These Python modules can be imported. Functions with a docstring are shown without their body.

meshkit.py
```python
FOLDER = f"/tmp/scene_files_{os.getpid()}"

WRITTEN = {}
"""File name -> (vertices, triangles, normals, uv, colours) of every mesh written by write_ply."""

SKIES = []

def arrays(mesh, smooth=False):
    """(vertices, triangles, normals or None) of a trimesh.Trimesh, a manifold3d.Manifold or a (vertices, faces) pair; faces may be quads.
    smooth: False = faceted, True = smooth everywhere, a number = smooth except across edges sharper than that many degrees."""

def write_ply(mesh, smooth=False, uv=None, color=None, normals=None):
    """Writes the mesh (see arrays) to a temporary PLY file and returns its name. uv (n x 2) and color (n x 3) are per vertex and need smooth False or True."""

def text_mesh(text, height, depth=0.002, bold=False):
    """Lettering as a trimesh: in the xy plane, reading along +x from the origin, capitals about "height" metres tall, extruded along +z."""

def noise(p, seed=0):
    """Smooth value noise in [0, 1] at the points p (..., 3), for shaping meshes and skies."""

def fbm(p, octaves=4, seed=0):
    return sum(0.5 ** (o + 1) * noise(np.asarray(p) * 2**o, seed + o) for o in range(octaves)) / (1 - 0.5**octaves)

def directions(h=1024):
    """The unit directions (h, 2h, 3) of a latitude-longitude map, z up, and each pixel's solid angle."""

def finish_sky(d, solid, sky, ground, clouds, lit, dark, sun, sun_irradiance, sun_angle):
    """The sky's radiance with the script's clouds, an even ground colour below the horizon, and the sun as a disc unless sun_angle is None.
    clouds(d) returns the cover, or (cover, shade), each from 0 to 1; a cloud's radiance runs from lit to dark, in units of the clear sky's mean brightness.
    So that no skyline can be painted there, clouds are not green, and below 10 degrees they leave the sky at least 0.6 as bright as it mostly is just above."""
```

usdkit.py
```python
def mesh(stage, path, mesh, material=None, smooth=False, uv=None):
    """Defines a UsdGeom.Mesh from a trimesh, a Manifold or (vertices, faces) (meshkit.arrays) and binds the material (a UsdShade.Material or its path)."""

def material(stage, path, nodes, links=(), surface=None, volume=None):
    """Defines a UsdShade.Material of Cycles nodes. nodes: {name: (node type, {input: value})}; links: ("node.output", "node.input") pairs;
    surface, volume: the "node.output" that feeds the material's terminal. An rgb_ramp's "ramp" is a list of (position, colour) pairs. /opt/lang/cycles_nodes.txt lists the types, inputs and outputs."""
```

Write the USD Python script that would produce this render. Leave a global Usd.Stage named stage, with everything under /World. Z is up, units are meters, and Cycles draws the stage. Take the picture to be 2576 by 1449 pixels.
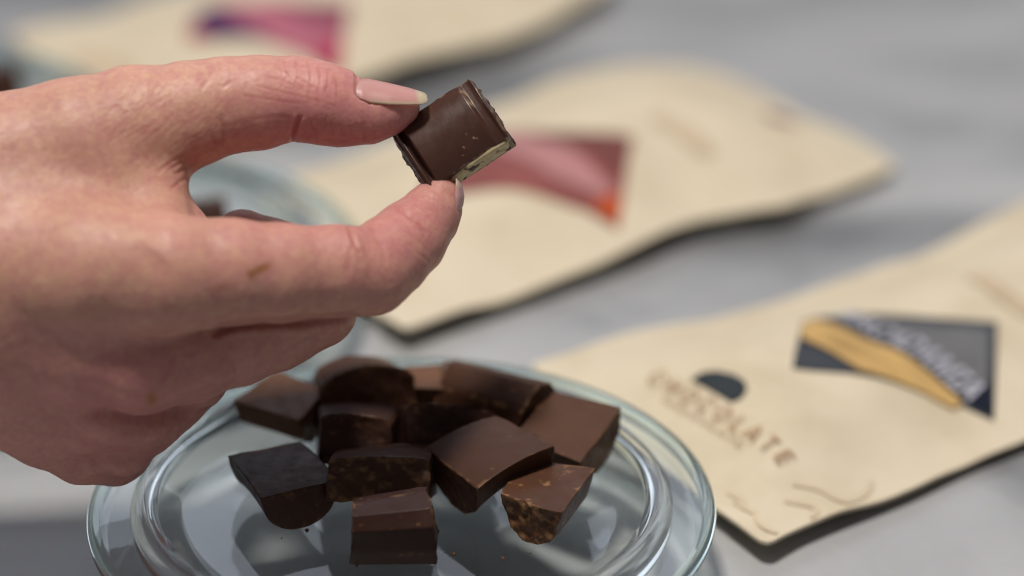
import math, random
import numpy as np, trimesh, shapely
from shapely.geometry import Polygon
from scipy.spatial import Delaunay, cKDTree
import usdkit, meshkit
from meshkit import fbm, noise
from pxr import Usd, UsdGeom, UsdLux, UsdShade, Gf, Sdf, Vt

random.seed(7)
stage = Usd.Stage.CreateInMemory()
UsdGeom.SetStageUpAxis(stage, 'Z'); UsdGeom.SetStageMetersPerUnit(stage, 1.0)
UsdGeom.Xform.Define(stage, '/World')

# ------------------------------------------------------------------ camera, lamps, exposure
CAM_H, PITCH, FOCAL, FOCUS, FSTOP = 0.370, math.radians(26.0), 105.0, 0.678, 4.1
EXPOSURE = 0.36
cam = UsdGeom.Camera.Define(stage, '/World/camera')
cam.CreateFocalLengthAttr(FOCAL); cam.CreateHorizontalApertureAttr(36.0); cam.CreateVerticalApertureAttr(20.25)
cam.CreateFStopAttr(FSTOP); cam.CreateFocusDistanceAttr(FOCUS); cam.CreateExposureAttr(EXPOSURE)
cam.CreateClippingRangeAttr(Gf.Vec2f(0.02, 100))
_c = UsdGeom.Xformable(cam)
_c.AddTranslateOp().Set(Gf.Vec3d(0, 0, CAM_H)); _c.AddRotateXOp().Set(90 - math.degrees(PITCH))

def rect_lamp(name, pos, target, w, h, power, color):
    l = UsdLux.RectLight.Define(stage, '/World/' + name)
    l.CreateWidthAttr(w); l.CreateHeightAttr(h); l.CreateIntensityAttr(power); l.CreateColorAttr(Gf.Vec3f(*color))
    p, t = np.array(pos, float), np.array(target, float)
    z = (p - t) / np.linalg.norm(p - t)
    up = np.array([0, 0, 1.0]) if abs(z[2]) < .95 else np.array([0, 1.0, 0])
    x = np.cross(up, z); x /= np.linalg.norm(x); y = np.cross(z, x)
    m = np.eye(4); m[0, :3], m[1, :3], m[2, :3], m[3, :3] = x, y, z, p
    UsdGeom.Xformable(l).AddTransformOp().Set(Gf.Matrix4d(m.tolist()))
    return l
rect_lamp('ceiling_lamp', (-0.12, 0.53, 1.25), (-0.03, 0.64, 0.0), 0.17, 0.17, 128.0, (1.0, 0.95, 0.88))
rect_lamp('ceiling_panel', (0.3, 1.7, 2.6), (0.0, 0.8, 0.0), 1.3, 1.0, 0.75, (0.90, 0.94, 1.0))
rect_lamp('window_panel', (0.1, 3.6, 1.95), (0.0, 0.7, 0.0), 3.2, 1.3, 1.0, (0.80, 0.86, 1.0))
dome = UsdLux.DomeLight.Define(stage, '/World/room_light'); dome.CreateIntensityAttr(0.035); dome.CreateColorAttr(Gf.Vec3f(0.88, 0.90, 1.0))

# ------------------------------------------------------------------ picture points to places
FPX = FOCAL / 36.0 * 2576.0                       # the photograph measured 2576 units across
CAM = np.array([0, 0, CAM_H])
RIGHT = np.array([1.0, 0, 0]); FWD = np.array([0, math.cos(PITCH), -math.sin(PITCH)]); UP = np.cross(RIGHT, FWD)
def ray(px, py): return FWD + (px - 1288.0) / FPX * RIGHT - (py - 724.5) / FPX * UP
def on(px, py, z=0.0):
    d = ray(px, py); return CAM + d * ((z - CAM_H) / d[2])

# ------------------------------------------------------------------ prims
used = {}
def numbered(parent, name):
    n = used.get((parent, name), 0); used[(parent, name)] = n + 1
    return parent + '/' + (name if n == 0 else f'{name}_{n:03d}')
def tag(p, label=None, cat=None, group=None, kind=None):
    p = p.GetPrim() if hasattr(p, 'GetPrim') else p
    for k, v in (('label', label), ('category', cat), ('group', group), ('kind', kind)):
        if v: p.SetCustomDataByKey(k, v)
    return p
def thing(name, label, cat, matrix=None, group=None):
    x = UsdGeom.Xform.Define(stage, numbered('/World', name))
    if matrix is not None: x.AddTransformOp().Set(Gf.Matrix4d(np.asarray(matrix).T.tolist()))
    tag(x, label, cat, group); return x
def part(parent, name, mesh, mat, smooth=30, color=None, label=None):
    path = numbered(str(parent.GetPath()) if parent is not None else '/World', name)
    if color is not None and smooth not in (True, False): smooth = True
    m = usdkit.mesh(stage, path, mesh, mat, smooth=smooth)
    if color is not None:
        UsdGeom.PrimvarsAPI(m).CreatePrimvar('tint', Sdf.ValueTypeNames.Color3fArray, 'vertex').Set(Vt.Vec3fArray.FromNumpy(np.asarray(color, np.float32)))
    if label: tag(m, label)
    return m
def M4(R=np.eye(3), t=(0, 0, 0)):
    m = np.eye(4); m[:3, :3] = R; m[:3, 3] = t; return m
def rot(axis, deg):
    return trimesh.transformations.rotation_matrix(math.radians(deg), axis)[:3, :3]

# ------------------------------------------------------------------ materials
MAT = {}
def mat(name, nodes, links, surface='p.BSDF', volume=None):
    MAT[name] = usdkit.material(stage, '/World/Looks/' + name, nodes, links, surface=surface, volume=volume); return MAT[name]
UsdGeom.Scope.Define(stage, '/World/Looks')
mat('marble', {
    'tc': ('geometry', {}), 'mp': ('mapping', {'scale': (6.0, 11.0, 1), 'rotation': (0, 0, 0.35)}),
    'n': ('noise_texture', {'scale': 1.0, 'detail': 5, 'roughness': .55, 'distortion': .6}),
    'r': ('rgb_ramp', {'ramp': [(0.31, (.16, .162, .168)), (.42, (.27, .271, .278)), (.51, (.385, .385, .39)), (.70, (.465, .463, .465))]}),
    'n2': ('noise_texture', {'scale': 260.0, 'detail': 3}), 'mx': ('mix', {'mix_type': 'multiply', 'fac': .10}),
    'p': ('principled_bsdf', {'roughness': .38, 'specular_ior_level': .4})},
    [('tc.position', 'mp.vector'), ('mp.vector', 'n.vector'), ('n.fac', 'r.fac'), ('tc.position', 'n2.vector'),
     ('r.color', 'mx.color1'), ('n2.color', 'mx.color2'), ('mx.color', 'p.base_color')])
mat('kraft_paper', {
    'tc': ('geometry', {}), 'n': ('noise_texture', {'scale': 38.0, 'detail': 4, 'roughness': .6}),
    'r': ('rgb_ramp', {'ramp': [(.30, (.60, .505, .36)), (.5, (.67, .575, .425)), (.75, (.71, .62, .475))]}),
    'n2': ('noise_texture', {'scale': 1500.0, 'detail': 2}), 'b': ('bump', {'strength': .25, 'distance': .0004}),
    'p': ('principled_bsdf', {'roughness': .62, 'specular_ior_level': .25})},
    [('tc.position', 'n.vector'), ('n.fac', 'r.fac'), ('tc.position', 'n2.vector'), ('n2.fac', 'b.height'), ('b.normal', 'p.normal'), ('r.color', 'p.base_color')])
def plain(name, c, rough=.6, spec=.12):
    return mat(name, {'tc': ('geometry', {}), 'n': ('noise_texture', {'scale': 60.0, 'detail': 4}),
        'r': ('rgb_ramp', {'ramp': [(.3, tuple(x * .85 for x in c)), (.7, tuple(min(1, x * 1.12) for x in c))]}),
        'p': ('principled_bsdf', {'roughness': rough, 'specular_ior_level': spec})},
        [('tc.position', 'n.vector'), ('n.fac', 'r.fac'), ('r.color', 'p.base_color')])
plain('brown_ink', (.46, .30, .175)); plain('tan_ink', (.58, .455, .315)); plain('charcoal_print', (.045, .05, .06), .4)
plain('grey_print', (.15, .15, .155), .45); plain('gold_print', (.58, .37, .14), .5); plain('silver_print', (.46, .46, .52), .4)
plain('dark_green_print', (.030, .037, .042), .45); plain('navy_print', (.008, .010, .022), .4)
plain('magenta_print', (.42, .02, .08)); plain('purple_print', (.06, .02, .09)); plain('pink_print', (.42, .13, .18)); plain('plum_print', (.22, .05, .09))
plain('rose_print', (.45, .215, .215)); plain('maroon_print', (.17, .055, .05)); plain('orange_print', (.50, .085, .02)); plain('mauve_print', (.27, .085, .078))
plain('tan_line', (.50, .32, .125)); plain('faint_ink', (.61, .495, .355))
mat('glass', {'p': ('principled_bsdf', {'base_color': (.965, .995, .985), 'roughness': .015, 'ior': 1.5, 'transmission_weight': 1.0})}, [])
mat('green_glass', {'p': ('principled_bsdf', {'base_color': (.80, .95, .89), 'roughness': .02, 'ior': 1.5, 'transmission_weight': 1.0})}, [])
mat('thin_glass', {'t': ('transparent_bsdf', {'color': (.955, .978, .976)}), 'g': ('glossy_bsdf', {'color': (1, 1, 1), 'roughness': .02}), 'lw': ('layer_weight', {'blend': .5}), 'pw': ('math', {'math_type': 'power', 'value2': 5.0}), 'f': ('math', {'math_type': 'multiply_add', 'value2': .95, 'value3': .045}), 'm': ('mix_closure', {})},
    [('lw.facing', 'pw.value1'), ('pw.value', 'f.value1'), ('f.value', 'm.fac'), ('t.BSDF', 'm.closure1'), ('g.BSDF', 'm.closure2')], surface='m.closure')
mat('skin', {
    'a': ('attribute', {'attribute': 'tint'}), 'tc': ('texture_coordinate', {}),
    'v': ('voronoi_texture', {'scale': 1150.0, 'feature': 'f1'}) , 'n': ('noise_texture', {'scale': 2600.0, 'detail': 3, 'roughness': .6}),
    'mm': ('mapping', {'scale': (900, 2300, 1200), 'rotation': (0, 0, -.45)}), 'w': ('noise_texture', {'scale': 1.0, 'detail': 3, 'roughness': .55, 'distortion': .8}),
    's1': ('math', {'math_type': 'multiply_add', 'value2': .5}), 's2': ('math', {'math_type': 'multiply_add', 'value2': .8}),
    'b': ('bump', {'strength': .17, 'distance': .0003}),
    'nr': ('noise_texture', {'scale': 420.0, 'detail': 3}), 'rr': ('map_range', {'from_min': .3, 'from_max': .7, 'to_min': .40, 'to_max': .58}),
    'p': ('principled_bsdf', {'specular_ior_level': .33, 'subsurface_weight': .40, 'subsurface_scale': .0022, 'subsurface_radius': (1.0, .36, .22), 'subsurface_method': 'random_walk_skin'})},
    [('a.color', 'p.base_color'), ('tc.object', 'v.vector'), ('tc.object', 'n.vector'), ('tc.object', 'mm.vector'), ('mm.vector', 'w.vector'), ('tc.object', 'nr.vector'),
     ('v.distance', 's1.value1'), ('n.fac', 's1.value3'), ('w.fac', 's2.value1'), ('s1.value', 's2.value3'), ('s2.value', 'b.height'), ('b.normal', 'p.normal'), ('nr.fac', 'rr.value'), ('rr.result', 'p.roughness')])
mat('nail', {'a': ('attribute', {'attribute': 'tint'}), 'tc': ('texture_coordinate', {}), 'mm': ('mapping', {'scale': (60, 1800, 1800)}),
    'w': ('noise_texture', {'scale': 1.0, 'detail': 2}), 'b': ('bump', {'strength': .22, 'distance': .0002}),
    'p': ('principled_bsdf', {'roughness': .42, 'specular_ior_level': .38, 'subsurface_weight': .25, 'subsurface_scale': .001, 'subsurface_radius': (1, .5, .4)})},
    [('a.color', 'p.base_color'), ('tc.object', 'mm.vector'), ('mm.vector', 'w.vector'), ('w.fac', 'b.height'), ('b.normal', 'p.normal')])
mat('chocolate', {'a': ('attribute', {'attribute': 'tint'}), 'tc': ('texture_coordinate', {}),
    'n': ('noise_texture', {'scale': 1400.0, 'detail': 4, 'roughness': .65}), 'b': ('bump', {'strength': .22, 'distance': .0003}),
    'n2': ('noise_texture', {'scale': 300.0, 'detail': 3}), 'rr': ('map_range', {'from_min': .3, 'from_max': .7, 'to_min': .34, 'to_max': .52}),
    'p': ('principled_bsdf', {'specular_ior_level': .15})},
    [('a.color', 'p.base_color'), ('tc.object', 'n.vector'), ('n.fac', 'b.height'), ('b.normal', 'p.normal'), ('tc.object', 'n2.vector'), ('n2.fac', 'rr.value'), ('rr.result', 'p.roughness')])

mat('tempered_chocolate', {'a': ('attribute', {'attribute': 'tint'}), 'tc': ('texture_coordinate', {}), 'mp': ('mapping', {'scale': (2600, 900, 1500), 'rotation': (0, 0, .55)}),
    'n': ('noise_texture', {'scale': 1.0, 'detail': 3, 'roughness': .6}), 'b': ('bump', {'strength': .10, 'distance': .0002}),
    'n2': ('noise_texture', {'scale': 350.0, 'detail': 3}), 'rr': ('map_range', {'from_min': .3, 'from_max': .7, 'to_min': .27, 'to_max': .40}),
    'p': ('principled_bsdf', {'specular_ior_level': .42})},
    [('a.color', 'p.base_color'), ('tc.object', 'mp.vector'), ('mp.vector', 'n.vector'), ('n.fac', 'b.height'), ('b.normal', 'p.normal'), ('tc.object', 'n2.vector'), ('n2.fac', 'rr.value'), ('rr.result', 'p.roughness')])

# ------------------------------------------------------------------ table
tb = trimesh.creation.box((5.0, 5.0, 0.03)); tb.apply_translation((0, 1.6, -0.015))
tag(part(None, 'table_top', tb, 'World/Looks/marble' and MAT['marble'], smooth=False), 'grey veined marble table top under the bags and dishes', 'table', kind='structure')

# ------------------------------------------------------------------ paper bags
def grid_mesh(poly, step):
    """Points of a polygon (shapely, metres) and its triangles."""
    b = np.array(poly.exterior.segmentize(step).coords)[:-1]
    x0, y0, x1, y1 = poly.bounds
    gx, gy = np.meshgrid(np.arange(x0, x1, step), np.arange(y0, y1, step)); g = np.c_[gx.ravel(), gy.ravel()]
    inner = shapely.contains_xy(poly.buffer(-step * .5), g[:, 0], g[:, 1])
    p = np.vstack([b, g[inner]]); t = Delaunay(p).simplices
    c = p[t].mean(1); t = t[shapely.contains_xy(poly, c[:, 0], c[:, 1])]
    a = p[t]; s = np.cross(a[:, 1] - a[:, 0], a[:, 2] - a[:, 0]); t[s < 0] = t[s < 0][:, ::-1]
    return p, t, len(b)
def chaikin(p, n=2):
    for _ in range(n):
        q = np.roll(p, -1, 0); p = np.stack([.86 * p + .14 * q, .14 * p + .86 * q], 1).reshape(-1, 2)
    return p
class Bag:
    def __init__(self, label, outline, seed, edge=.008, puff=.006):
        self.seed, self.edge, self.puff = seed, edge, puff
        pts = np.array([on(x, y, edge)[:2] for x, y in outline])
        self.poly = Polygon(chaikin(pts, 2)).buffer(0)
        bd = np.array(self.poly.exterior.segmentize(.002).coords); self.tree = cKDTree(bd)
        c = self.poly.centroid
        self.t = thing('paper_bag', label, 'bag', M4(t=(c.x, c.y, 0)), 'cream kraft paper bags laid in a row on the table'); self.o = np.array([c.x, c.y, 0])
        p, t, nb = grid_mesh(self.poly, .004)
        d = self.tree.query(p)[0]
        top = np.c_[p, self.h(p)]
        s = np.clip(d / .030, 0, 1); s = s * s * (3 - 2 * s)
        bot = np.c_[p, np.where(np.arange(len(p)) < nb, top[:, 2] - .0009, (self.h(p) - .0012) * (1 - s) + .0006 * s)]
        n = len(p); i = np.arange(nb); j = (i + 1) % nb
        wall = np.vstack([np.c_[i, i + n, j], np.c_[j, i + n, j + n]])
        m = trimesh.Trimesh(np.vstack([top, bot]) - self.o, np.vstack([t, t[:, ::-1] + n, wall]), process=False)
        trimesh.repair.fix_normals(m)
        part(self.t, 'bag_body', m, MAT['kraft_paper'], smooth=40)
    def h(self, p):
        p = np.asarray(p, float)
        d = self.tree.query(p)[0]; s = np.clip(d / .040, 0, 1); s = s * s * (3 - 2 * s)
        q = np.c_[p * 16, np.full(len(p), self.seed)]
        return self.edge + (fbm(q, 3, self.seed) - .5) * .012 + self.puff * s + (fbm(np.c_[p * 60, np.zeros(len(p))], 2, self.seed + 5) - .5) * .0013
    def print_(self, name, quad, mat_, lift=.0004, label=None, step=.003):
        poly = Polygon([on(x, y, self.edge + self.puff * .8)[:2] for x, y in quad]).buffer(0)
        p, t, nb = grid_mesh(poly, step)
        n = len(p); z = self.h(p) + lift; i = np.arange(nb); j = (i + 1) % nb
        v = np.vstack([np.c_[p, z], np.c_[p, z - .00025]]) - self.o
        m = trimesh.Trimesh(v, np.vstack([t, t[:, ::-1] + n, np.c_[i, i + n, j], np.c_[j, i + n, j + n]]), process=False)
        return part(self.t, name, m, MAT[mat_], smooth=40, label=label)
    def text(self, name, s, a, b, height, mat_, bold=False, lift=.0008, label=None):
        tm = meshkit.text_mesh(s, 1.0, .01, bold); v = np.array(tm.vertices)
        x0, x1 = v[:, 0].min(), v[:, 0].max()
        A, B = on(*a, self.edge + self.puff * .8)[:2], on(*b, self.edge + self.puff * .8)[:2]
        e1 = (B - A); e2 = np.array([-e1[1], e1[0]]) / np.linalg.norm(e1)
        p = A + np.outer((v[:, 0] - x0) / (x1 - x0), e1) + np.outer(v[:, 1] * height, e2)
        tm.vertices = np.c_[p, self.h(p) + lift + np.where(v[:, 2] > .005, .0002, 0)] - self.o
        return part(self.t, name, tm, MAT[mat_], smooth=False, label=label)
    def line(self, name, pts, w, mat_, lift=.0005):
        P = np.array([on(x, y, self.edge + self.puff * .8)[:2] for x, y in pts])
        for _ in range(3): P = np.vstack([P[:1], np.stack([.75 * P[:-1] + .25 * P[1:], .25 * P[:-1] + .75 * P[1:]], 1).reshape(-1, 2), P[-1:]])
        d = np.gradient(P, axis=0); d /= np.linalg.norm(d, axis=1, keepdims=True); nn = np.c_[-d[:, 1], d[:, 0]]
        ww = w / 2 * np.sin(np.linspace(.25, math.pi - .25, len(P)))[:, None] ** .4; K = 5; n = len(P)
        p = np.stack([P + nn * ww * k for k in np.linspace(-1, 1, K)], 1).reshape(-1, 2)
        i = (np.arange(n - 1)[:, None] * K + np.arange(K - 1)).ravel(); t = np.vstack([np.c_[i, i + K, i + K + 1], np.c_[i, i + K + 1, i + 1]])
        v = np.c_[p, self.h(p) + lift] - self.o
        return part(self.t, name, trimesh.Trimesh(v, t, process=False), MAT[mat_], smooth=False)

near = Bag('cream paper bag with black and gold label, nearest the glass dish of chocolate',
    [(1925, 1380), (2010, 1330), (2100, 1292), (2200, 1255), (2300, 1215), (2450, 1142), (2576, 1095), (2760, 1010), (2900, 800), (2760, 420), (2576, 498), (2400, 590), (2300, 640), (2200, 662), (2040, 712), (1880, 757), (1600, 846), (1400, 908), (1330, 925), (1420, 1010), (1560, 1110), (1700, 1210), (1810, 1290)], 3, .0055, .008)
near.print_('label', [(2020, 808), (2060, 790), (2150, 778), (2300, 784), (2510, 803), (2505, 1002), (2420, 979), (2330, 969), (2180, 966), (1992, 962)], 'charcoal_print', .0005)
near.print_('label_picture', [(2180, 800), (2300, 806), (2488, 822), (2486, 985), (2400, 935), (2290, 860)], 'grey_print', .0008)
near.print_('label_picture', [(2428, 974), (2500, 930), (2501, 994)], 'navy_print', .0010)
near.print_('banner', [(2016, 834), (2032, 815), (2056, 812), (2120, 838), (2240, 888), (2340, 935), (2424, 978), (2402, 990), (2330, 974), (2250, 967), (2165, 960), (2100, 930), (2016, 884)], 'gold_print', .0011)
for k in range(3):
    near.line('printed_line', [(2062 + 14 * k, 850 + 24 * k), (2160 + 14 * k, 892 + 23 * k), (2240 + 18 * k, 930 + 18 * k)], .0007, 'tan_line', .00125)
near.text('lettering', 'MACADAMIA', (2096, 806), (2440, 978), .0080, 'silver_print', True, .0016)
near.text('lettering', 'C H O C O L A T E', (1622, 958), (1964, 1160), .0050, 'brown_ink', False, .0010)
near.text('lettering', 'CHOCOLATE', (1660, 1002), (1860, 1122), .0019, 'tan_ink', False, .0010)
near.print_('emblem', [(1738, 972), (1765, 962), (1800, 964), (1845, 978), (1872, 995), (1878, 1012), (1862, 1028), (1838, 1032), (1800, 1008), (1770, 988)], 'dark_green_print', .0006)
for pts in ([(1994, 1185), (2061, 1187), (2110, 1207), (2150, 1208)], [(2150, 1204), (2185, 1180), (2198, 1155)], [(1847, 1213), (1880, 1232), (1905, 1246)], [(1903, 1247), (1912, 1268), (1930, 1284), (1958, 1292)], [(1975, 1216), (2030, 1220), (2062, 1228), (2045, 1250)], [(1830, 1190), (1870, 1210), (1876, 1226)]):
    near.line('line_drawing', pts, .0016, 'faint_ink', .0004)
near.line('printed_line', [(2445, 700), (2500, 728), (2600, 790)], .006, 'tan_ink')

middle = Bag('cream paper bag with rose and orange label, behind the held chocolate',
    [(1020, 838), (1100, 806), (1200, 770), (1400, 700), (1600, 628), (1700, 582), (1765, 556), (1850, 542), (1980, 526), (2060, 482), (2180, 440), (2262, 398), (2180, 365), (2050, 325), (1950, 268), (1850, 212), (1790, 168), (1720, 155), (1640, 160), (1500, 190), (1300, 258), (1000, 345), (690, 438), (735, 520), (800, 620), (900, 730), (960, 800)], 11, .0062, .008)
middle.print_('label', [(1120, 352), (1300, 357), (1450, 366), (1592, 380), (1556, 548), (1480, 526), (1330, 510), (1060, 500)], 'mauve_print', .0005)
middle.print_('label_picture', [(1330, 362), (1450, 370), (1580, 386), (1560, 470), (1480, 430)], 'maroon_print', .0009)
middle.print_('banner', [(1220, 368), (1320, 372), (1430, 420), (1545, 488), (1520, 500), (1400, 480), (1240, 420)], 'rose_print', .0010)
middle.print_('label_picture', [(1500, 505), (1562, 492), (1556, 544), (1500, 524)], 'orange_print', .0012)
middle.line('printed_line', [(1640, 330), (1700, 352), (1790, 400)], .007, 'tan_ink')
middle.print_('edge_print', [(1925, 268), (1960, 272), (2010, 296), (1965, 302), (1935, 290)], 'plum_print', .0008)

far = Bag('cream paper bag with pink and purple label, farthest back behind the thumb',
    [(20, 62), (60, 110), (150, 190), (330, 300), (420, 352), (600, 290), (800, 220), (890, 192), (1060, 145), (1150, 116), (1200, 104), (1250, 100), (1330, 72), (1440, 12), (1560, -60), (1500, -170), (1150, -260), (900, -190), (560, -60), (350, 2), (180, 35)], 19, .009, .007)
far.print_('label', [(470, 78), (510, 40), (560, 18), (700, 2), (882, 8), (850, 138), (780, 112), (640, 92), (480, 100)], 'pink_print', .0005)
far.print_('label_picture', [(484, 60), (530, 35), (600, 60), (680, 92), (560, 95), (490, 88)], 'purple_print', .0009)
far.print_('label_picture', [(468, 82), (500, 74), (520, 96), (475, 102)], 'magenta_print', .0012)
far.print_('label_picture', [(700, 4), (880, 12), (872, 60), (800, 50)], 'plum_print', .0009)
far.print_('label_picture', [(790, 104), (862, 84), (848, 138)], 'magenta_print', .0012)
far.line('printed_line', [(190, 95), (250, 122), (330, 150)], .009, 'tan_ink')

# ------------------------------------------------------------------ glass dishes
def dish_mesh(pr):
    pr = np.array(pr) / 1000
    n = 192; th = np.linspace(0, 2 * np.pi, n, endpoint=False); k = len(pr)
    v = np.stack([np.outer(np.cos(th), pr[:, 0]), np.outer(np.sin(th), pr[:, 0]), np.tile(pr[:, 1], (n, 1))], -1).reshape(-1, 3)
    f = []
    for i in range(n):
        j = (i + 1) % n
        for a in range(k - 1):
            p, q, r, s = i * k + a, i * k + a + 1, j * k + a + 1, j * k + a
            if pr[a, 0] > 0: f.append((p, q, s))
            if pr[a + 1, 0] > 0: f.append((q, r, s))
    m = trimesh.Trimesh(v, f, process=True); m.merge_vertices(); trimesh.repair.fix_normals(m)
    if m.volume < 0: m.invert()
    return m
PROFILES = {
 'dish_floor': ('thin_glass', [(0, 20.0), (46, 20.0), (49.0, 20.1), (50.2, 20.3), (51.2, 20.8), (52.2, 21.45), (54.2, 22.75), (56.2, 24.05), (56.2, 21.6), (54, 20.0), (52, 18.6), (50.5, 17.6), (48, 17.1), (0, 17.0)]),
 'raised_ring': ('glass', [(56.3, 24.3), (58.2, 25.3), (59.4, 25.6), (60.3, 25.3), (61.0, 24.4), (61.8, 23.2), (62.6, 22.7), (62.6, 19.6), (61.5, 19.2), (60.0, 19.6), (58.0, 20.6), (56.3, 21.8), (56.3, 24.3)]),
 'flange': ('thin_glass', [(62.7, 22.6), (66, 22.5), (69.6, 22.5), (69.6, 18.9), (66, 18.9), (62.7, 19.0), (62.7, 22.6)]),
 'rim': ('green_glass', [(69.7, 22.5), (71.4, 22.4), (72.3, 21.8), (72.7, 20.8), (72.6, 19.8), (72.1, 19.0), (71.2, 18.6), (69.7, 18.6), (69.7, 22.5)]),
 'base_wall': ('thin_glass', [(69.5, 18.4), (69.5, 9), (69.3, .6), (68.6, .1), (68.0, .1), (67.8, .6), (68.0, 9), (68.0, 18.4), (69.5, 18.4)])}
DISH = {k: (m, dish_mesh(p)) for k, (m, p) in PROFILES.items()}
DISHES = [on(1012, 1258, .0225), on(236, 640, .0225), on(-300, 330, .0225)]
for c, lab in zip(DISHES, ('round clear glass dish with a raised ring, full of dark chocolate pieces', 'clear glass dish seen between thumb and forefinger behind the hand', 'clear glass dish cut by the left edge in front of the farthest bag')):
    g = thing('glass_dish', lab, 'dish', M4(t=(c[0], c[1], .0003)), 'round clear glass dishes')
    for k, (m, d) in DISH.items(): part(g, k, d, MAT[m], smooth=35)
FLOOR = .0204

# ------------------------------------------------------------------ chocolate
def box_grid(nx, ny, nz):
    vs, fs, n = [], [], 0
    def face(a, b, f):
        nonlocal n
        g = np.stack(np.meshgrid(np.linspace(-1, 1, a + 1), np.linspace(-1, 1, b + 1), indexing='ij'), -1).reshape(-1, 2)
        vs.append(f(g)); i = (np.arange(a)[:, None] * (b + 1) + np.arange(b)).ravel()
        q = np.c_[i, i + b + 1, i + b + 2, i + 1]
        fs.append(np.vstack([q[:, [0, 1, 2]], q[:, [0, 2, 3]]]) + n); n += len(g)
    for s in (-1, 1):
        face(nx, ny, lambda g: np.c_[g, np.full(len(g), s)]); face(nx, nz, lambda g: np.c_[g[:, 0], np.full(len(g), s), g[:, 1]]); face(ny, nz, lambda g: np.c_[np.full(len(g), s), g])
    m = trimesh.Trimesh(np.vstack(vs), np.vstack(fs), process=True); m.merge_vertices(); trimesh.repair.fix_normals(m)
    if m.volume < 0: m.invert()
    return m
BOX = box_grid(64, 54, 24)
DARK, MID, CRUMB = np.array([.034, .0135, .0095]), np.array([.125, .056, .029]), np.array([.235, .122, .054])
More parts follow.
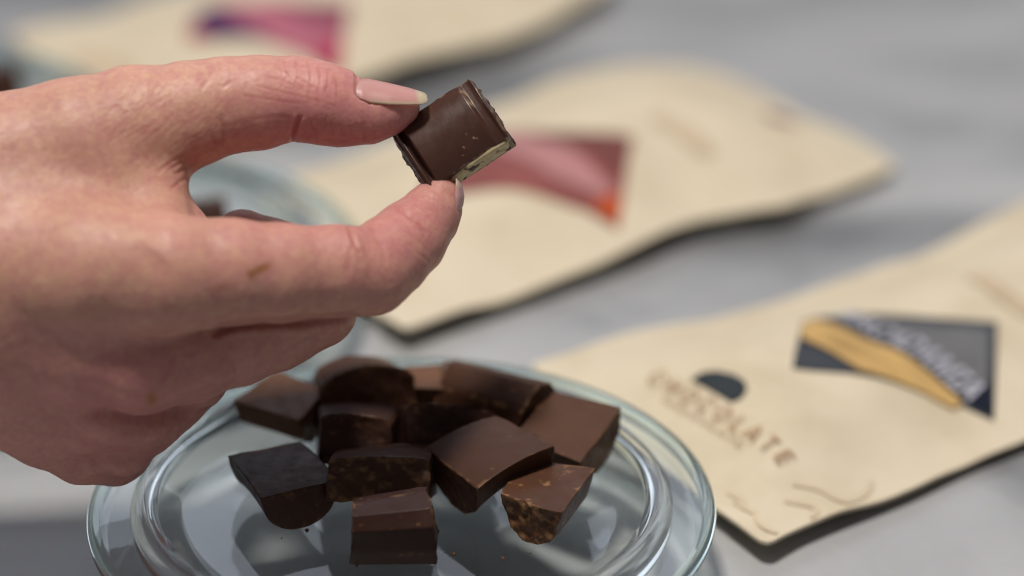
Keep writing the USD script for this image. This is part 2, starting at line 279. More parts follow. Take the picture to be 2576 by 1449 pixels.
def piece_mesh(L, W, H, seed, dome=.55, rough=(1, 1), bend=0.0, tone=0.0, crumb=.5, taper=.16, facet=False):
    """A chunk broken from a bar, flat back down at z=0, domed mould face up. rough: how broken the -x and +x ends are."""
    b = np.array(BOX.vertices); x, y, z = b.T
    zz = (z + 1) / 2
    dm = 1 - dome * (np.clip((np.abs(y) - .30) / .70, 0, 1) if facet else np.abs(y) ** 2.4)
    ex = np.clip((np.abs(x) - .80) / .2, 0, 1)
    X = x * L / 2; Y = y * W / 2 * (1 - taper * zz); Z = zz * H * dm
    q = np.random.default_rng(seed).uniform(-.11, .11, (2, 2, 2)); u, w = (x + 1) / 2, (y + 1) / 2   # no chunk is square
    k = lambda a: (q[0, 0, a] * (1 - u) * (1 - w) + q[1, 0, a] * u * (1 - w) + q[0, 1, a] * (1 - u) * w + q[1, 1, a] * u * w)
    X = X + k(0) * L; Y = Y + k(1) * W; Z = Z * (1 + .9 * k(0) - .7 * k(1))
    # rounded moulded long edges
    Z -= .05 * H * np.clip((np.abs(y) - .85) / .15, 0, 1) ** 2 * zz
    Z += bend * (x ** 2 - .4) * zz + bend * .5 * (x ** 2 - .4) * (1 - zz)
    P = np.c_[X, Y, Z]
    rs = np.where(x > 0, rough[1], rough[0])
    n3 = np.stack([fbm(P * 260 + 7.1 * i, 4, seed + i) - .5 for i in range(3)], 1)
    big = np.stack([fbm(P * 90 + 3.3 * i, 2, seed + 20 + i) - .5 for i in range(3)], 1)
    amp = (.00012 + .0016 * (np.abs(x) > .985) * rs)[:, None]
    P = P + n3 * amp * np.array([1, .7, .7]) + big * np.array([.0016, .0009, .0006]) * (.35 + ex[:, None] * rs[:, None])
    edge = np.clip((np.maximum(np.abs(x), np.abs(y)) - .9) / .1, 0, 1) * np.clip((np.abs(z) - .75) / .25, 0, 1)
    c1 = fbm(P * 560, 3, seed + 40)
    cr = np.clip((c1 - .72 + .21 * edge + .085 * (np.abs(x) > .985) * rs) * 10, 0, 1) * crumb
    base = DARK * (1 - tone) + MID * tone
    col = base * (.85 + .3 * fbm(P * 120, 3, seed + 60))[:, None] * (1 - cr[:, None]) + CRUMB * (.6 + .6 * noise(P * 900, seed))[:, None] * cr[:, None]
    return trimesh.Trimesh(P, BOX.faces, process=False), col
pieces = []
def chocolate(px, py, label, L, W, H, R, seed, z=None, spot=None, group='dark chocolate pieces in the glass dish', **kw):
    """R: rotation of the chunk about its middle; its lowest point rests at z; px, py: where its middle shows."""
    m, col = piece_mesh(L / 1000, W / 1000, H / 1000, seed, **kw)
    v = (m.vertices - [0, 0, H / 2000]) @ np.asarray(R).T
    lo = v[:, 2].min(); zc = (FLOOR if z is None else z) - lo
    c = on(px, py, zc)
    t = thing('chocolate_piece', label, 'chocolate', M4(R, c), group)
    m.vertices = m.vertices - [0, 0, H / 2000]
    part(t, 'chunk', m, MAT['chocolate'], color=col)
    pieces.append((label, c)); return t
FL = rot((1, 0, 0), 180)                              # flat back up
Z_ = lambda d: rot((0, 0, 1), d)
X_ = lambda d: rot((1, 0, 0), d)
Y_ = lambda d: rot((0, 1, 0), d)
chocolate(1378, 1262, 'brown chocolate chunk with crumbly broken front face, rightmost at the dish front', 21, 18.5, 10, Z_(66) @ FL, 5, tone=.5, rough=(1.9, .4), crumb=.9, dome=.24, facet=True, taper=.2)
chocolate(716, 1222, 'dark smooth chocolate chunk, leftmost at the dish front', 20, 19, 9.5, Z_(118) @ FL, 6, tone=.1, rough=(.3, .3), crumb=.25, dome=.40, bend=.0014)
chocolate(990, 1328, 'dark chocolate chunk leaning forward, frontmost in the dish', 20.5, 18, 9.5, Z_(3) @ X_(50), 7, tone=.0, rough=(.8, 1.2), crumb=.45, dome=.62, facet=True)
chocolate(968, 1190, 'dark chocolate chunk with rough front, just behind the frontmost one', 13, 25, 11, X_(-24) @ Z_(98), 8, tone=.3, rough=(1.6, .6), crumb=.55, dome=.06, taper=.04)
chocolate(1218, 1172, 'dark chocolate chunk with curved flat back, in the dish centre', 21, 20, 10.5, Z_(38) @ FL @ Y_(10), 9, tone=.3, rough=(.6, .8), crumb=.45, dome=.36, bend=.0024, facet=True)
chocolate(1415, 1106, 'milky brown chocolate chunk at the right side of the dish', 20, 20, 9, Z_(-28) @ X_(9) @ FL, 10, tone=.6, rough=(.5, .5), crumb=.2, dome=.36, facet=True)
chocolate(1108, 1078, 'blackish chocolate chunk lying across the middle of the dish', 15, 24, 12.5, X_(-24) @ Z_(102), 11, tone=.1, rough=(.9, .4), crumb=.3, dome=.08, taper=.05)
chocolate(893, 1092, 'blackish chocolate chunk left of the middle of the dish', 15, 21.5, 12.5, X_(-24) @ Z_(97), 12, tone=.1, rough=(.9, .5), crumb=.3, dome=.1, taper=.05)
chocolate(715, 1034, 'light brown chocolate chunk, leftmost at the dish back', 20, 18, 9.5, Z_(-35) @ FL @ X_(6), 13, tone=1.0, rough=(.3, .4), crumb=.3, dome=.34, facet=True)
chocolate(918, 985, 'tall round-topped chocolate chunk at the dish back, right of the leftmost one', 14, 22, 14, X_(-14) @ Z_(104), 14, tone=.45, rough=(1.0, .7), crumb=.4, dome=.22, taper=.08)
chocolate(1070, 995, 'small light brown chocolate chunk at the dish back centre', 12, 13, 10, Z_(0) @ FL, 15, tone=1.15, rough=(.4, .4), crumb=.2, dome=.2)
chocolate(1248, 998, 'chocolate chunk with a tan broken end, rightmost at the dish back', 24, 17, 12, Z_(-32) @ X_(-14), 16, tone=.4, rough=(2.0, .6), crumb=1.0, dome=.42, facet=True)
chocolate(490, 545, 'dark chocolate chunk in the dish behind the hand', 19, 16, 9, Z_(20), 17, tone=.1, group='dark chocolate pieces behind the hand')
chocolate(-52, 222, 'dark chocolate chunk at the left picture edge above the wrist', 19, 16, 9, Z_(40), 18, tone=.1, group='dark chocolate pieces behind the hand')

# crumbs on the dish: too fine to count
rng = np.random.default_rng(4)
cm = []
for (px, py) in [(772, 1325), (705, 1350), (1148, 1395), (1330, 1390), (735, 1130), (1265, 1405), (900, 1424)]:
    s = trimesh.creation.icosphere(1, .00015 + .00035 * rng.random()); s.vertices *= 1 + .5 * (rng.random(s.vertices.shape) - .5)
    s.apply_translation(on(px + rng.normal(0, 4), py + rng.normal(0, 4), FLOOR + .0003)); cm.append(s)
cmm = trimesh.util.concatenate(cm)
tag(part(None, 'chocolate_crumbs', cmm, MAT['chocolate'], color=np.tile(MID, (len(cmm.vertices), 1))), 'tiny brown chocolate crumbs scattered on the glass dish floor', 'crumbs', kind='stuff')

# ------------------------------------------------------------------ the hand
# its own frame: x right, y up, z toward the viewer, origin at the pinched chocolate
HD = 0.675
O_HAND = CAM + ray(1130, 320) * HD
R_HAND = np.stack([RIGHT, UP, -FWD], 1)
def loc(px, py, w):
    """w millimetres nearer than the pinched piece -> the hand's own frame, millimetres."""
    d = HD - w / 1000
    return R_HAND.T @ (CAM + ray(px, py) * d - O_HAND) * 1000
def to_px(P):
    q = P / 1000 @ R_HAND.T + O_HAND - CAM
    dep = q @ FWD
    return 1288 + FPX * (q @ RIGHT) / dep, 724.5 - FPX * (q @ UP) / dep
SC = lambda w: (HD - w / 1000) / FPX * 1000
# sections: picture x, y, radius, nearness w (mm), depth ratio
CH = {
 'thumb': [(1022, 268, 34, 0, 1.0), (985, 275, 57, 0, 1.0), (930, 283, 74, 0, 1.03), (860, 273, 92, 0, 1.05), (800, 258, 99, 1, 1.03), (740, 246, 101, 1, 1.0), (650, 258, 115, 2, .95), (560, 266, 118, 3, .95), (470, 290, 131, 4, .95), (345, 330, 163, 5, .9), (200, 382, 186, 7, .9), (0, 442, 203, 9, .9), (-220, 505, 220, 9, .9), (-560, 580, 230, 8, .9)],
 'index': [(1110, 484, 42, -1, 1.2), (1098, 512, 62, -1, 1.1), (1077, 548, 74, 1, 1.05), (1030, 600, 92, 5, 1.0), (980, 645, 100, 10, .95), (930, 685, 106, 14, .95), (850, 682, 113, 17, .95), (700, 687, 122, 21, .95), (580, 685, 132, 24, .95), (420, 690, 150, 27, .95), (220, 690, 185, 23, .9), (0, 680, 215, 18, .9), (-220, 680, 225, 14, .9), (-560, 670, 230, 12, .9)],
 'middle': [(796, 775, 103, 2, .95), (690, 812, 118, 5, .95), (590, 847, 122, 8, .95), (470, 885, 127, 12, .95), (350, 905, 136, 16, .95), (200, 862, 160, 17, .9), (0, 820, 190, 15, .9), (-220, 780, 200, 12, .9), (-560, 720, 210, 10, .9)],
 'middle_end': [(796, 770, 100, 5, .95), (760, 720, 92, -8, .95), (690, 640, 84, -15, .95), (610, 606, 80, -13, .95)],
 'ring': [(492, 950, 84, -6, .95), (425, 985, 97, -3, .95), (350, 1038, 110, 1, .95), (235, 1010, 128, 6, .95), (60, 950, 150, 9, .95), (-220, 860, 170, 8, .95), (-560, 760, 190, 8, .95)],
 'ring_end': [(492, 945, 84, 2, .95), (520, 860, 84, -16, .95), (500, 740, 80, -22, .95)],
 'pinky': [(312, 1122, 78, -11, .95), (285, 1130, 87, -9, .95), (215, 1112, 104, -5, .95), (115, 1060, 113, 1, .95), (0, 994, 122, 5, .95), (-220, 900, 150, 5, .95), (-560, 790, 170, 6, .95)],
 'pinky_end': [(312, 1118, 78, 0, .95), (340, 1020, 76, -18, .95), (380, 900, 74, -24, .95)],
 'web': [(412, 392, 52, 5, 1.0), (386, 475, 74, 9, 1.0), (392, 590, 104, 15, 1.0)],
 'web_low': [(436, 540, 60, 4, 1.0), (490, 600, 58, 9, 1.0)],
 'palm': [(270, 540, 190, 8, .8), (90, 600, 240, 8, .8), (-220, 640, 260, 6, .8), (-560, 650, 260, 6, .85)],
}
def seg_field(P, a, b, ra, rb, fa, fb):
    ab = b - a; t = np.clip(((P - a) @ ab) / (ab @ ab), 0, 1)
    q = P - a - t[:, None] * ab
    f = fa + (fb - fa) * t; r = ra + (rb - ra) * t
    q[:, 2] /= f
    return np.sqrt((q * q).sum(1)) - r
def smin(a, b, k):
    h = np.maximum(k - np.abs(a - b), 0) / k
    return np.minimum(a, b) - h * h * k * .25
SEGS = {}
for nme, sec in CH.items():
    c = [loc(s[0], s[1], s[3]).astype(np.float32) for s in sec]
    SEGS[nme] = [(c[i], c[i + 1], sec[i][2] * SC(sec[i][3]), sec[i + 1][2] * SC(sec[i + 1][3]), sec[i][4], sec[i + 1][4]) for i in range(len(sec) - 1)]
ORDER = [('palm', 8, 8), ('thumb', 7, 4), ('index', 9, 2.0), ('web', 6, 3.5), ('web_low', 4, 3), ('middle', 6, 1.6), ('ring', 6.0, 1.0), ('pinky', 6.0, 1.0), ('middle_end', 1.5, 1.5), ('ring_end', 1.5, 1.5), ('pinky_end', 1.5, 1.5)]
XA, XB = loc(230, 700, 10)[0], loc(520, 700, 10)[0]
YA, YB = loc(60, 700, 10)[0], loc(300, 700, 10)[0]
def field(P):
    P = np.asarray(P, np.float32); out = np.empty(len(P), np.float32)
    for s in range(0, len(P), 400000):
        p = P[s:s + 400000]; d = None
        g = np.clip((p[:, 0] - XA) / (XB - XA), 0, 1)
        g2 = np.clip((p[:, 0] - YA) / (YB - YA), 0, 1)
        for nme, k0, k1 in ORDER:
            c = None; gg = g2 if nme in ('ring', 'pinky') else g
            for sg in SEGS[nme]:
                e = seg_field(p, *sg); c = e if c is None else smin(c, e, np.float32(2.2))
            d = c if d is None else smin(d, c, (k0 + (k1 - k0) * gg).astype(np.float32))
        out[s:s + 400000] = d
    return out
def surface_nets(F, o, h):
    s = F < 0; nx, ny, nz = F.shape
    acc = np.zeros((nx - 1, ny - 1, nz - 1, 3), np.float32); cnt = np.zeros((nx - 1, ny - 1, nz - 1), np.float32)
    corners = [(i, j, k) for i in (0, 1) for j in (0, 1) for k in (0, 1)]
    sl = lambda c: tuple(slice(c[a], F.shape[a] - 1 + c[a]) for a in range(3))
    for a in range(3):
        for c in corners:
            if c[a]: continue
            e = list(c); e[a] = 1
            f0, f1 = F[sl(c)], F[sl(e)]; x = (f0 < 0) != (f1 < 0)
            t = np.where(x, f0 / np.where(x, f0 - f1, 1), 0)
            q = np.array(c, np.float32)
            for b in range(3): acc[..., b] += x * ((t if b == a else 0) + q[b])
            cnt += x
    m = cnt > 0; idx = -np.ones(m.shape, np.int64); idx[m] = np.arange(m.sum())
    v = (np.argwhere(m) + acc[m] / cnt[m][:, None]) * h + o
    fs = []
    for a in range(3):
        b, c = (a + 1) % 3, (a + 2) % 3
        lo = [slice(1, n - 1) for n in F.shape]; lo[a] = slice(0, F.shape[a] - 1)
        hi = list(lo); hi[a] = slice(1, F.shape[a])
        s0, s1 = s[tuple(lo)], s[tuple(hi)]; x = np.argwhere(s0 != s1); ins = s0[tuple(x.T)]
        g = x.copy(); g[:, b] += 1; g[:, c] += 1
        def I(db, dc):
            q = g.copy(); q[:, b] += db; q[:, c] += dc; return idx[tuple(q.T)]
        quad = np.c_[I(-1, -1), I(0, -1), I(0, 0), I(-1, 0)]
        quad[~ins] = quad[~ins][:, ::-1]; fs.append(quad)
    q = np.vstack(fs); return v, np.vstack([q[:, [0, 1, 2]], q[:, [0, 2, 3]]])
HS = 1.1
lo = np.array([loc(-540, 700, 10)[0], loc(300, 1260, 10)[1], -42.0]); hi = np.array([loc(1200, 500, 0)[0], loc(700, 110, 0)[1], 48.0])
ax = [np.arange(lo[i], hi[i], HS) for i in range(3)]
G = np.stack(np.meshgrid(*ax, indexing='ij'), -1)
F = field(G.reshape(-1, 3)).reshape(G.shape[:3])
F[0] = np.maximum(F[0], .5)                           # the wrist ends outside the picture
hv, hf = surface_nets(F, lo, HS)
def normals(v, f):
    n = np.zeros_like(v); c = np.cross(v[f[:, 1]] - v[f[:, 0]], v[f[:, 2]] - v[f[:, 0]])
    for k in range(3):
        for a in range(3): n[:, a] += np.bincount(f[:, k], c[:, a], len(v))
    return n / np.maximum(np.linalg.norm(n, axis=1, keepdims=True), 1e-12)
def settle(v, f, times=1):
    for _ in range(times):
        d = field(v); keep = v[:, 0] > lo[0] + 2 * HS
        v = v - normals(v, f) * np.clip(d * keep, -.8, .8)[:, None] * .9
    return v
tm = trimesh.Trimesh(hv, hf, process=False)
trimesh.smoothing.filter_taubin(tm, iterations=6)
hv, hf = np.array(tm.vertices), np.array(tm.faces)
hv = settle(hv, hf, 2)
for r in range(2):
    hv, hf = trimesh.remesh.subdivide(hv, hf)
    if r == 0: hv = settle(hv, hf, 1)
tm = trimesh.Trimesh(hv, hf, process=False); trimesh.smoothing.filter_taubin(tm, iterations=4); hv = np.array(tm.vertices)
# creases and relief of the skin
hn = normals(hv, hf); PX, PY = to_px(hv); front = np.clip((hn[:, 2] + .15) / .3, 0, 1)
Q2 = np.c_[PX, PY]
disp = np.zeros(len(hv)); red = np.zeros(len(hv))
def crease(pts, w=.35, d=.22, reddish=.5, wmin=-99, soft=0):
    P = np.array(pts, float)
    for _ in range(3): P = np.vstack([P[:1], np.stack([.75 * P[:-1] + .25 * P[1:], .25 * P[:-1] + .75 * P[1:]], 1).reshape(-1, 2), P[-1:]])
    lo_, hi_ = P.min(0) - 40 - 30 * w, P.max(0) + 40 + 30 * w
    s = np.nonzero((Q2 > lo_).all(1) & (Q2 < hi_).all(1) & (front > 0) & (hv[:, 2] > wmin))[0]
    if not len(s): return
    best = np.full(len(s), 1e9); tt = np.zeros(len(s)); n = len(P) - 1
    for i in range(n):
        a, ab = P[i], P[i + 1] - P[i]; t = np.clip(((Q2[s] - a) @ ab) / (ab @ ab + 1e-9), 0, 1)
        e = np.linalg.norm(Q2[s] - a - t[:, None] * ab, axis=1); u = e < best; best[u] = e[u]; tt[u] = (i + t[u]) / n
    mm = best * .0873; fade = np.clip(np.minimum(tt, 1 - tt) / .18, 0, 1) ** .7 * front[s]
    g = np.exp(-(mm / w) ** 2)
    disp[s] -= d * g * fade - .35 * d * np.exp(-((mm - 2 * w) / w) ** 2) * fade
    red[s] += reddish * np.exp(-(mm / (1.6 * w)) ** 2) * fade
crease([(737, 400), (737, 362), (738, 344), (743, 324), (750, 304), (755, 290)], .5, .6, .4)
crease([(742, 300), (700, 292), (640, 300), (560, 318)], .5, .04, .25)
for a in ([(800, 160), (808, 200), (796, 240), (802, 275)], [(772, 150), (784, 190), (778, 226), (770, 262)], [(742, 146), (752, 185), (742, 215)], [(824, 172), (826, 205), (818, 235)], [(712, 146), (720, 172), (735, 205), (770, 225)], [(690, 165), (740, 190), (790, 222)], [(660, 190), (720, 205), (780, 240)], [(640, 215), (720, 235), (800, 252), (850, 270)], [(840, 188), (850, 215), (846, 250)], [(610, 240), (680, 250), (760, 262)]):
    crease(a, .30, .06, .35)
rr = np.random.default_rng(12)
for i in range(120):                                   # fine slanting wrinkles at the thumb's base
    x, y = rr.uniform(250, 600), rr.uniform(185, 345); l = rr.uniform(25, 60); a = rr.normal(-.72, .22)
    crease([(x - l * math.cos(a) / 2, y - l * math.sin(a) / 2), (x + rr.normal(0, 3), y + rr.normal(0, 3)), (x + l * math.cos(a) / 2, y + l * math.sin(a) / 2)], .33, rr.uniform(.015, .038), .12)
for i in range(26):                                   # fingerprint-side creases on the pulp of the thumb
    x = rr.uniform(770, 985); y = rr.uniform(300, 355); l = rr.uniform(18, 46)
    crease([(x, y - l / 2), (x + rr.normal(2, 4), y), (x + rr.normal(4, 4), y + l / 2)], .25, rr.uniform(.03, .08), .2)
for a in ([(560, 352), (525, 362), (480, 380), (440, 402), (392, 436)], [(548, 372), (505, 385), (462, 404), (420, 430)], [(535, 340), (545, 362), (538, 382)], [(470, 448), (452, 458), (430, 476)], [(500, 395), (470, 420), (440, 440)], [(556, 300), (566, 330), (556, 372)]):
    crease(a, .40, .13, .45)
crease([(874, 566), (888, 600), (905, 640)], .5, .28, .45)
for a in ([(905, 590), (925, 640), (935, 690)], [(890, 605), (880, 650), (872, 690)], [(925, 560), (955, 610), (975, 660)]): crease(a, .6, .12, .2)
crease([(992, 522), (1020, 536), (1050, 560), (1075, 590)], .45, .22, .4)
for i in range(22):                                   # DIP and knuckle folds of the forefinger
    t = rr.uniform(0, 1); x = 950 + 160 * t + rr.normal(0, 10); y = 690 - 130 * t + rr.normal(0, 22); l = rr.uniform(25, 60); a = .9 + rr.normal(0, .2)
    crease([(x - l * math.cos(a) / 2, y - l * math.sin(a) / 2), (x + rr.normal(0, 3), y + rr.normal(0, 3)), (x + l * math.cos(a) / 2, y + l * math.sin(a) / 2)], .3, rr.uniform(.03, .09), .14)
for i in range(14):
    t = rr.uniform(0, 1); x = 1040 + 60 * t + rr.normal(0, 10); y = 560 - 70 * t + rr.normal(0, 14); l = rr.uniform(25, 60); a = .55 + rr.normal(0, .15)
    crease([(x - l * math.cos(a) / 2, y - l * math.sin(a) / 2), (x, y), (x + l * math.cos(a) / 2, y + l * math.sin(a) / 2)], .28, rr.uniform(.02, .06), .1)
for a in ([(820, 810), (800, 840), (790, 870)], [(860, 800), (845, 830), (838, 858)], [(700, 830), (690, 870)]): crease(a, .6, .1, .2)
crease([(610, 968), (560, 990), (480, 1022), (406, 1042), (365, 1047), (320, 1040), (265, 1012), (190, 970)], 2.2, .85, .15)
crease([(440, 1105), (410, 1126), (370, 1146), (325, 1156), (284, 1146), (230, 1115), (140, 1070)], 2.0, .75, .15)
crease([(905, 794), (785, 808), (699, 811), (620, 814), (570, 820), (545, 836), (538, 850)], 1.0, .8, .4)
crease([(400, 640), (330, 720), (250, 830), (180, 900)], 6, .5, 0)
disp += (fbm(hv * .22, 4, 3) - .5) * .34 + (fbm(hv * 1.1, 3, 9) - .5) * .12
# bed of the thumbnail
NX = np.array([886, 893, 905, 930, 980, 1030, 1062, 1072, 1077.]); NT = np.array([203, 198, 197, 198, 209, 221, 231, 236, 243.]); NB = np.array([222, 240, 252, 262, 267, 267, 265, 261, 252.])
inn = (PX > 890) & (PY < np.interp(PX, NX, NB) - 1) & (hv[:, 1] > loc(950, 330, 0)[1])
disp -= np.where(inn, .75 * np.clip((PX - 888) / 12, 0, 1), 0)
hv = hv + hn * disp[:, None]
# skin colour: warm on the back of the hand, pink at thumb and finger pulps
nz1, nz2, nz3 = fbm(hv * .10, 3, 31), fbm(hv * .55, 3, 37), fbm(hv * 1.6, 2, 41)
def blob(x, y, r): return np.exp(-(((PX - x) ** 2 + (PY - y) ** 2) / r ** 2))
pink = np.clip(.95 * blob(930, 290, 170) + .8 * blob(740, 300, 190) + .75 * blob(1060, 560, 150) + .5 * blob(880, 620, 150) + .4 * blob(600, 640, 150) + .35 * blob(330, 1010, 200) + .55 * np.clip((PY - 760) / 160, 0, 1), 0, 1)
warm, rose = np.array([.52, .268, .20]), np.array([.505, .21, .19])
col = warm * (1 - pink[:, None]) + rose * pink[:, None]
col = col * (1 + .22 * (nz1[:, None] - .5) + .18 * (nz2[:, None] - .5) + .20 * (nz3[:, None] - .5))
col[:, 1] *= 1 + .30 * (nz2 - .5) + .15 * (nz3 - .5)
red = np.clip(red, 0, 1.2)[:, None]
col = col * (1 - red * np.array([.16, .38, .36]))
def stain(x, y, rx, ry, a, s, c):
    dx, dy = PX - x, PY - y; u = dx * math.cos(a) + dy * math.sin(a); v = -dx * math.sin(a) + dy * math.cos(a)
    g = (np.exp(-((u / rx) ** 2 + (v / ry) ** 2)) * s * (.5 + nz3) * front)[:, None]
    col[:] = col * (1 - np.clip(g, 0, 1)) + np.array(c) * np.clip(g, 0, 1)
stain(655, 677, 24, 9, -.4, 1.5, (.30, .12, .05)); stain(632, 690, 10, 10, 0, 1.2, (.28, .11, .05)); stain(560, 722, 26, 11, -.4, .8, (.33, .13, .09)); stain(380, 1002, 11, 16, 0, 1.3, (.34, .14, .05)); stain(672, 552, 12, 10, 0, .6, (.34, .2, .08))
col = np.clip(col, .01, .9)
person = thing('person', 'bare hand coming in from the left, pinching a chocolate square between thumb and forefinger', 'person', M4(R_HAND, O_HAND))
part(person, 'hand', (hv / 1000, hf), MAT['skin'], smooth=True, color=col)
# nails
def nail(rows, name, tint, label=None):
    """rows: list of lists of points (mm); thickened and closed."""
    g = np.array(rows); a, b = g.shape[:2]; v = g.reshape(-1, 3)
    i = (np.arange(a - 1)[:, None] * b + np.arange(b - 1)).ravel(); q = np.c_[i, i + 1, i + b + 1, i + b]
    f = np.vstack([q[:, [0, 1, 2]], q[:, [0, 2, 3]]])
    n = normals(v, f); inside = np.array(rows).reshape(-1, 3).mean(0) - np.array([0, 0, 0])
    sgn = np.sign(((v - (v.mean(0) + np.array([0, -3., -3.]))) * n).sum())
    n = n * sgn; w = v - n * .38
    rim = np.r_[np.arange(b), np.arange(1, a) * b + b - 1, (a - 1) * b + np.arange(b - 2, -1, -1), np.arange(a - 2, 0, -1) * b]
    r2 = np.roll(rim, -1); N = len(v)
    m = trimesh.Trimesh(np.vstack([v, w]), np.vstack([f, f[:, ::-1] + N, np.c_[rim, rim + N, r2], np.c_[r2, rim + N, r2 + N]]), process=False)
    trimesh.repair.fix_normals(m)
    if m.volume < 0: m.invert()
    m.vertices /= 1000
    part(person, name, m, MAT['nail'], smooth=True, color=np.vstack([tint, tint]), label=label)
rows, tint = [], []
NWf = np.interp(np.linspace(0, 1, 56), [0, .12, .5, .8, .93, 1], [6.6, 7.4, 6.7, 5.4, 4.6, 3.6])
for i, u in enumerate(np.linspace(0, 1, 56)):
    x = 886 + 190 * u; t, b = np.interp(x, NX, NT), np.interp(x, NX, NB); row = []
    for th in np.radians(np.linspace(4, 150, 40)):
        y = b + (t - b) * math.sin(th); w = NWf[i] * math.cos(th)
        if th > math.pi / 2: y = t + (b - t) * (1 - math.sin(th)) * .6
        row.append(loc(x, y, w))
        free = max(np.clip((u - .80 - .05 * math.cos(th)) / .05, 0, 1), np.clip((math.radians(11 + 7 * u) - th) / .12, 0, 1) * np.clip((u - .18) / .1, 0, 1) * .9)
        lun = np.clip((.13 - u) / .06, 0, 1) * .5
        c = np.array([.55, .25, .225]) * (1 - free) + np.array([.53, .41, .27]) * free
        tint.append(c * (1 - lun) + np.array([.58, .37, .34]) * lun)
    rows.append(row)
nail(rows, 'thumbnail', np.array(tint), 'long thumbnail with a pale free edge')
rows, tint = [], []
IY = np.array([446, 456, 470, 494, 515, 535, 548.]); IO = np.array([1150, 1158, 1164, 1168.5, 1166, 1158, 1147.]); II = np.array([1147, 1147, 1146, 1145, 1146, 1147, 1147.])
for u in np.linspace(0, 1, 30):
    y = 446 + 102 * u; o, i_ = np.interp(y, IY, IO), np.interp(y, IY, II); row = []
    wf = np.interp(u, [0, .15, .5, .9, 1], [3.0, 4.4, 5.2, 5.0, 3.6])
    for th in np.radians(np.linspace(0, 150, 24)):
        row.append(loc(i_ + (o - i_) * math.sin(th), y, wf * math.cos(th) - 1)); free = np.clip((.28 - u) / .1, 0, 1)
        tint.append(np.array([.52, .29, .28]) * (1 - free) + np.array([.54, .42, .32]) * free)
    rows.append(row)
nail(rows, 'fingernail', np.array(tint))

# ------------------------------------------------------------------ the pinched chocolate square
A_ = loc(978, 330, 0); B_ = loc(1180, 197, 0); C_ = loc(1284, 350, 0)
s_ax = (B_ - A_); LS = np.linalg.norm(s_ax); s_ax /= LS
t_ax = C_ - B_; t_ax -= s_ax * (t_ax @ s_ax); LT = np.linalg.norm(t_ax); t_ax /= LT
n_ax = np.cross(s_ax, t_ax); n_ax *= np.sign(n_ax[2])
# lean the square: its lower right end is turned a little to the viewer
Rl = trimesh.transformations.rotation_matrix(math.radians(-20), s_ax)[:3, :3]
b = np.array(box_grid(96, 72, 26).vertices); BF = box_grid(96, 72, 26).faces
x, y, z = b.T; s = (x + 1) / 2; t = (y + 1) / 2; zz = (z + 1) / 2
s_mm = s * LS
dome = 3.5 * (1 - np.abs(1.15 * (t - .42)) ** 2 * 2.2)
lowL = np.clip((2.9 - s_mm) / .7, 0, 1); lowR = np.clip((s_mm - (LS - 3.3)) / .6, 0, 1)
ridge = np.exp(-((s_mm - 1.1) / .45) ** 2) * 1.3
top = dome * (1 - .75 * lowL) * (1 - .42 * lowR) + ridge + .7 * np.exp(-((s_mm - LS + .25) / .5) ** 2)
Hh = 6.4
Zl = -Hh * (1 - zz) + np.where(zz > .999, top, top * zz ** 1.5)
S, T = (s - .5) * LS, (t - .5) * LT
bulge = (1 - zz) ** .7
S2 = S * (1 + .045 * bulge); T2 = T * (1 + .03 * bulge)
P = np.c_[S2, T2, Zl]
r3 = np.stack([fbm(P * .42 + 9 * i, 3, 70 + i) - .5 for i in range(3)], 1)
side = (np.abs(x) > .99) | (np.abs(y) > .99) | (z < -.99)
roughness = np.where(side, np.clip(1.25 - zz, .1, 1) * 2.6, .03)
cut = (y > .99)
roughness = np.where(cut, .12, roughness)
P = P + r3 * roughness[:, None]
rim = np.clip((np.maximum(np.abs(x), np.abs(y)) - .95) / .05, 0, 1) * (z > .9)
c1 = fbm(P * 1.1, 4, 88)
crumbs = np.clip((c1 - .62 + .15 * rim + .10 * side * (z < .6)) * 9, 0, 1)
patch = np.exp(-(((s_mm - (LS - 3.0)) / .55) ** 2)) * np.clip((.42 - t) / .05, 0, 1) * np.clip((t - .06) / .05, 0, 1) * np.clip((c1 - .40) * 8, 0, 1)
fleck = np.clip((fbm(P * .95, 3, 93) - .70) * 16, 0, 1) * np.clip((t - .6) / .2, 0, 1) * np.clip((s - .35) / .2, 0, 1) * (z > .9)
f_ = np.clip(np.maximum.reduce([crumbs * np.where(z > .9, .55 * rim, .55), patch * .85, fleck * .9]), 0, 1)[:, None]
base = np.array([.058, .023, .0155])
colc = base * (.88 + .24 * fbm(P * .5, 3, 99))[:, None] * (1 - f_) + np.array([.30, .19, .11]) * f_
frame = np.stack([s_ax, t_ax, n_ax], 1)
mid = (A_ + C_) / 2
def held(Pm): return (Pm @ (Rl @ frame).T + mid) / 1000
sq = thing('chocolate_square', 'dark chocolate square with cream filling held up between thumb and forefinger', 'chocolate', M4(R_HAND, O_HAND))
mesh_ = trimesh.Trimesh(held(P), BF, process=False)
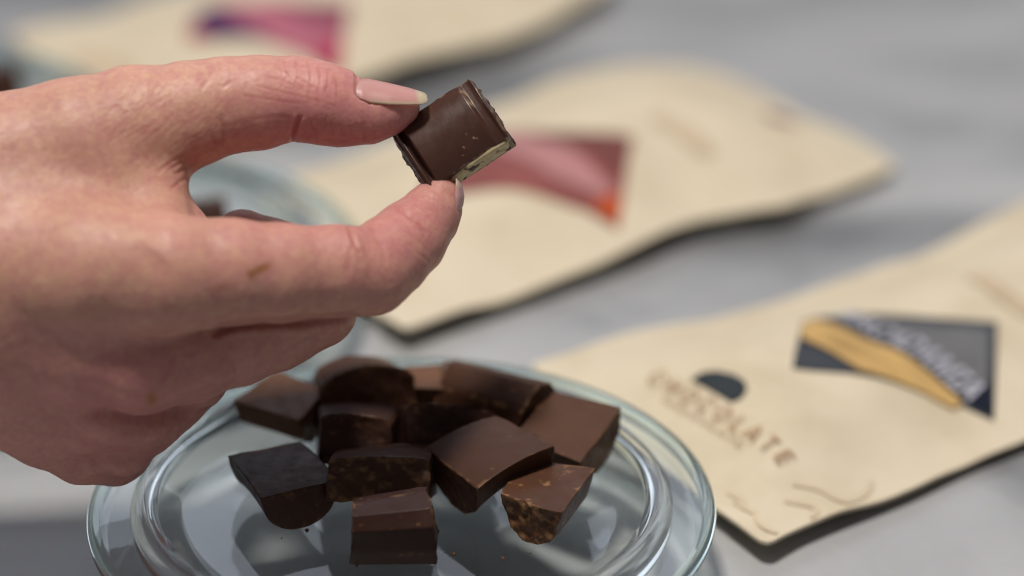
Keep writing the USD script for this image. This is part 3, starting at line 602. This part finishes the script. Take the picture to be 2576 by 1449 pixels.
if mesh_.volume < 0: mesh_.invert()
part(sq, 'shell', mesh_, MAT['tempered_chocolate'], color=colc)
# cream filling laid bare on the broken lower right side
gs, gz = np.meshgrid(np.linspace(-.30, .5, 90), np.linspace(-.96, .22, 30), indexing='ij')
lim = np.interp(gs.ravel(), [-.30, -.2, 0, .3, .44, .5], [-.9, -.35, .05, .12, .0, -.5])
fp = np.c_[gs.ravel() * LS, np.zeros(gs.size), np.zeros(gs.size)]
zrow = -Hh * .90 + (gz.ravel() + .96) / 1.18 * (Hh * .90 + lim * 3.0)
fp[:, 2] = zrow; fp[:, 1] = LT / 2 * 1.03 + .35 + (fbm(np.c_[fp[:, 0] * .8, zrow * .8, 0 * zrow], 3, 111) - .5) * .35
e = np.minimum.reduce([(gs.ravel() + .30) / .05, (.5 - gs.ravel()) / .05, (gz.ravel() + .96) / .1, (.22 - gz.ravel()) / .1]); fp[:, 1] -= np.clip(1 - e, 0, 1) * 1.3
i = (np.arange(89)[:, None] * 30 + np.arange(29)).ravel(); q = np.c_[i, i + 1, i + 31, i + 30]
ff = np.vstack([q[:, [0, 1, 2]], q[:, [0, 2, 3]]])
bk = fp.copy(); bk[:, 1] -= 1.2; n0 = len(fp)
a_, b2 = 90, 30
rimi = np.r_[np.arange(b2), np.arange(1, a_) * b2 + b2 - 1, (a_ - 1) * b2 + np.arange(b2 - 2, -1, -1), np.arange(a_ - 2, 0, -1) * b2]; r2 = np.roll(rimi, -1)
fm = trimesh.Trimesh(held(np.vstack([fp, bk])), np.vstack([ff, ff[:, ::-1] + n0, np.c_[rimi, rimi + n0, r2], np.c_[r2, rimi + n0, r2 + n0]]), process=False)
trimesh.repair.fix_normals(fm)
if fm.volume < 0: fm.invert()
sp = np.clip((fbm(np.vstack([fp, bk]) * .42, 3, 120) - .615) * 14, 0, 1)[:, None]
part(sq, 'filling', fm, MAT['chocolate'], color=np.array([.52, .43, .25]) * (1 - sp) + np.array([.04, .022, .015]) * sp, label='pale cream filling with dark specks')
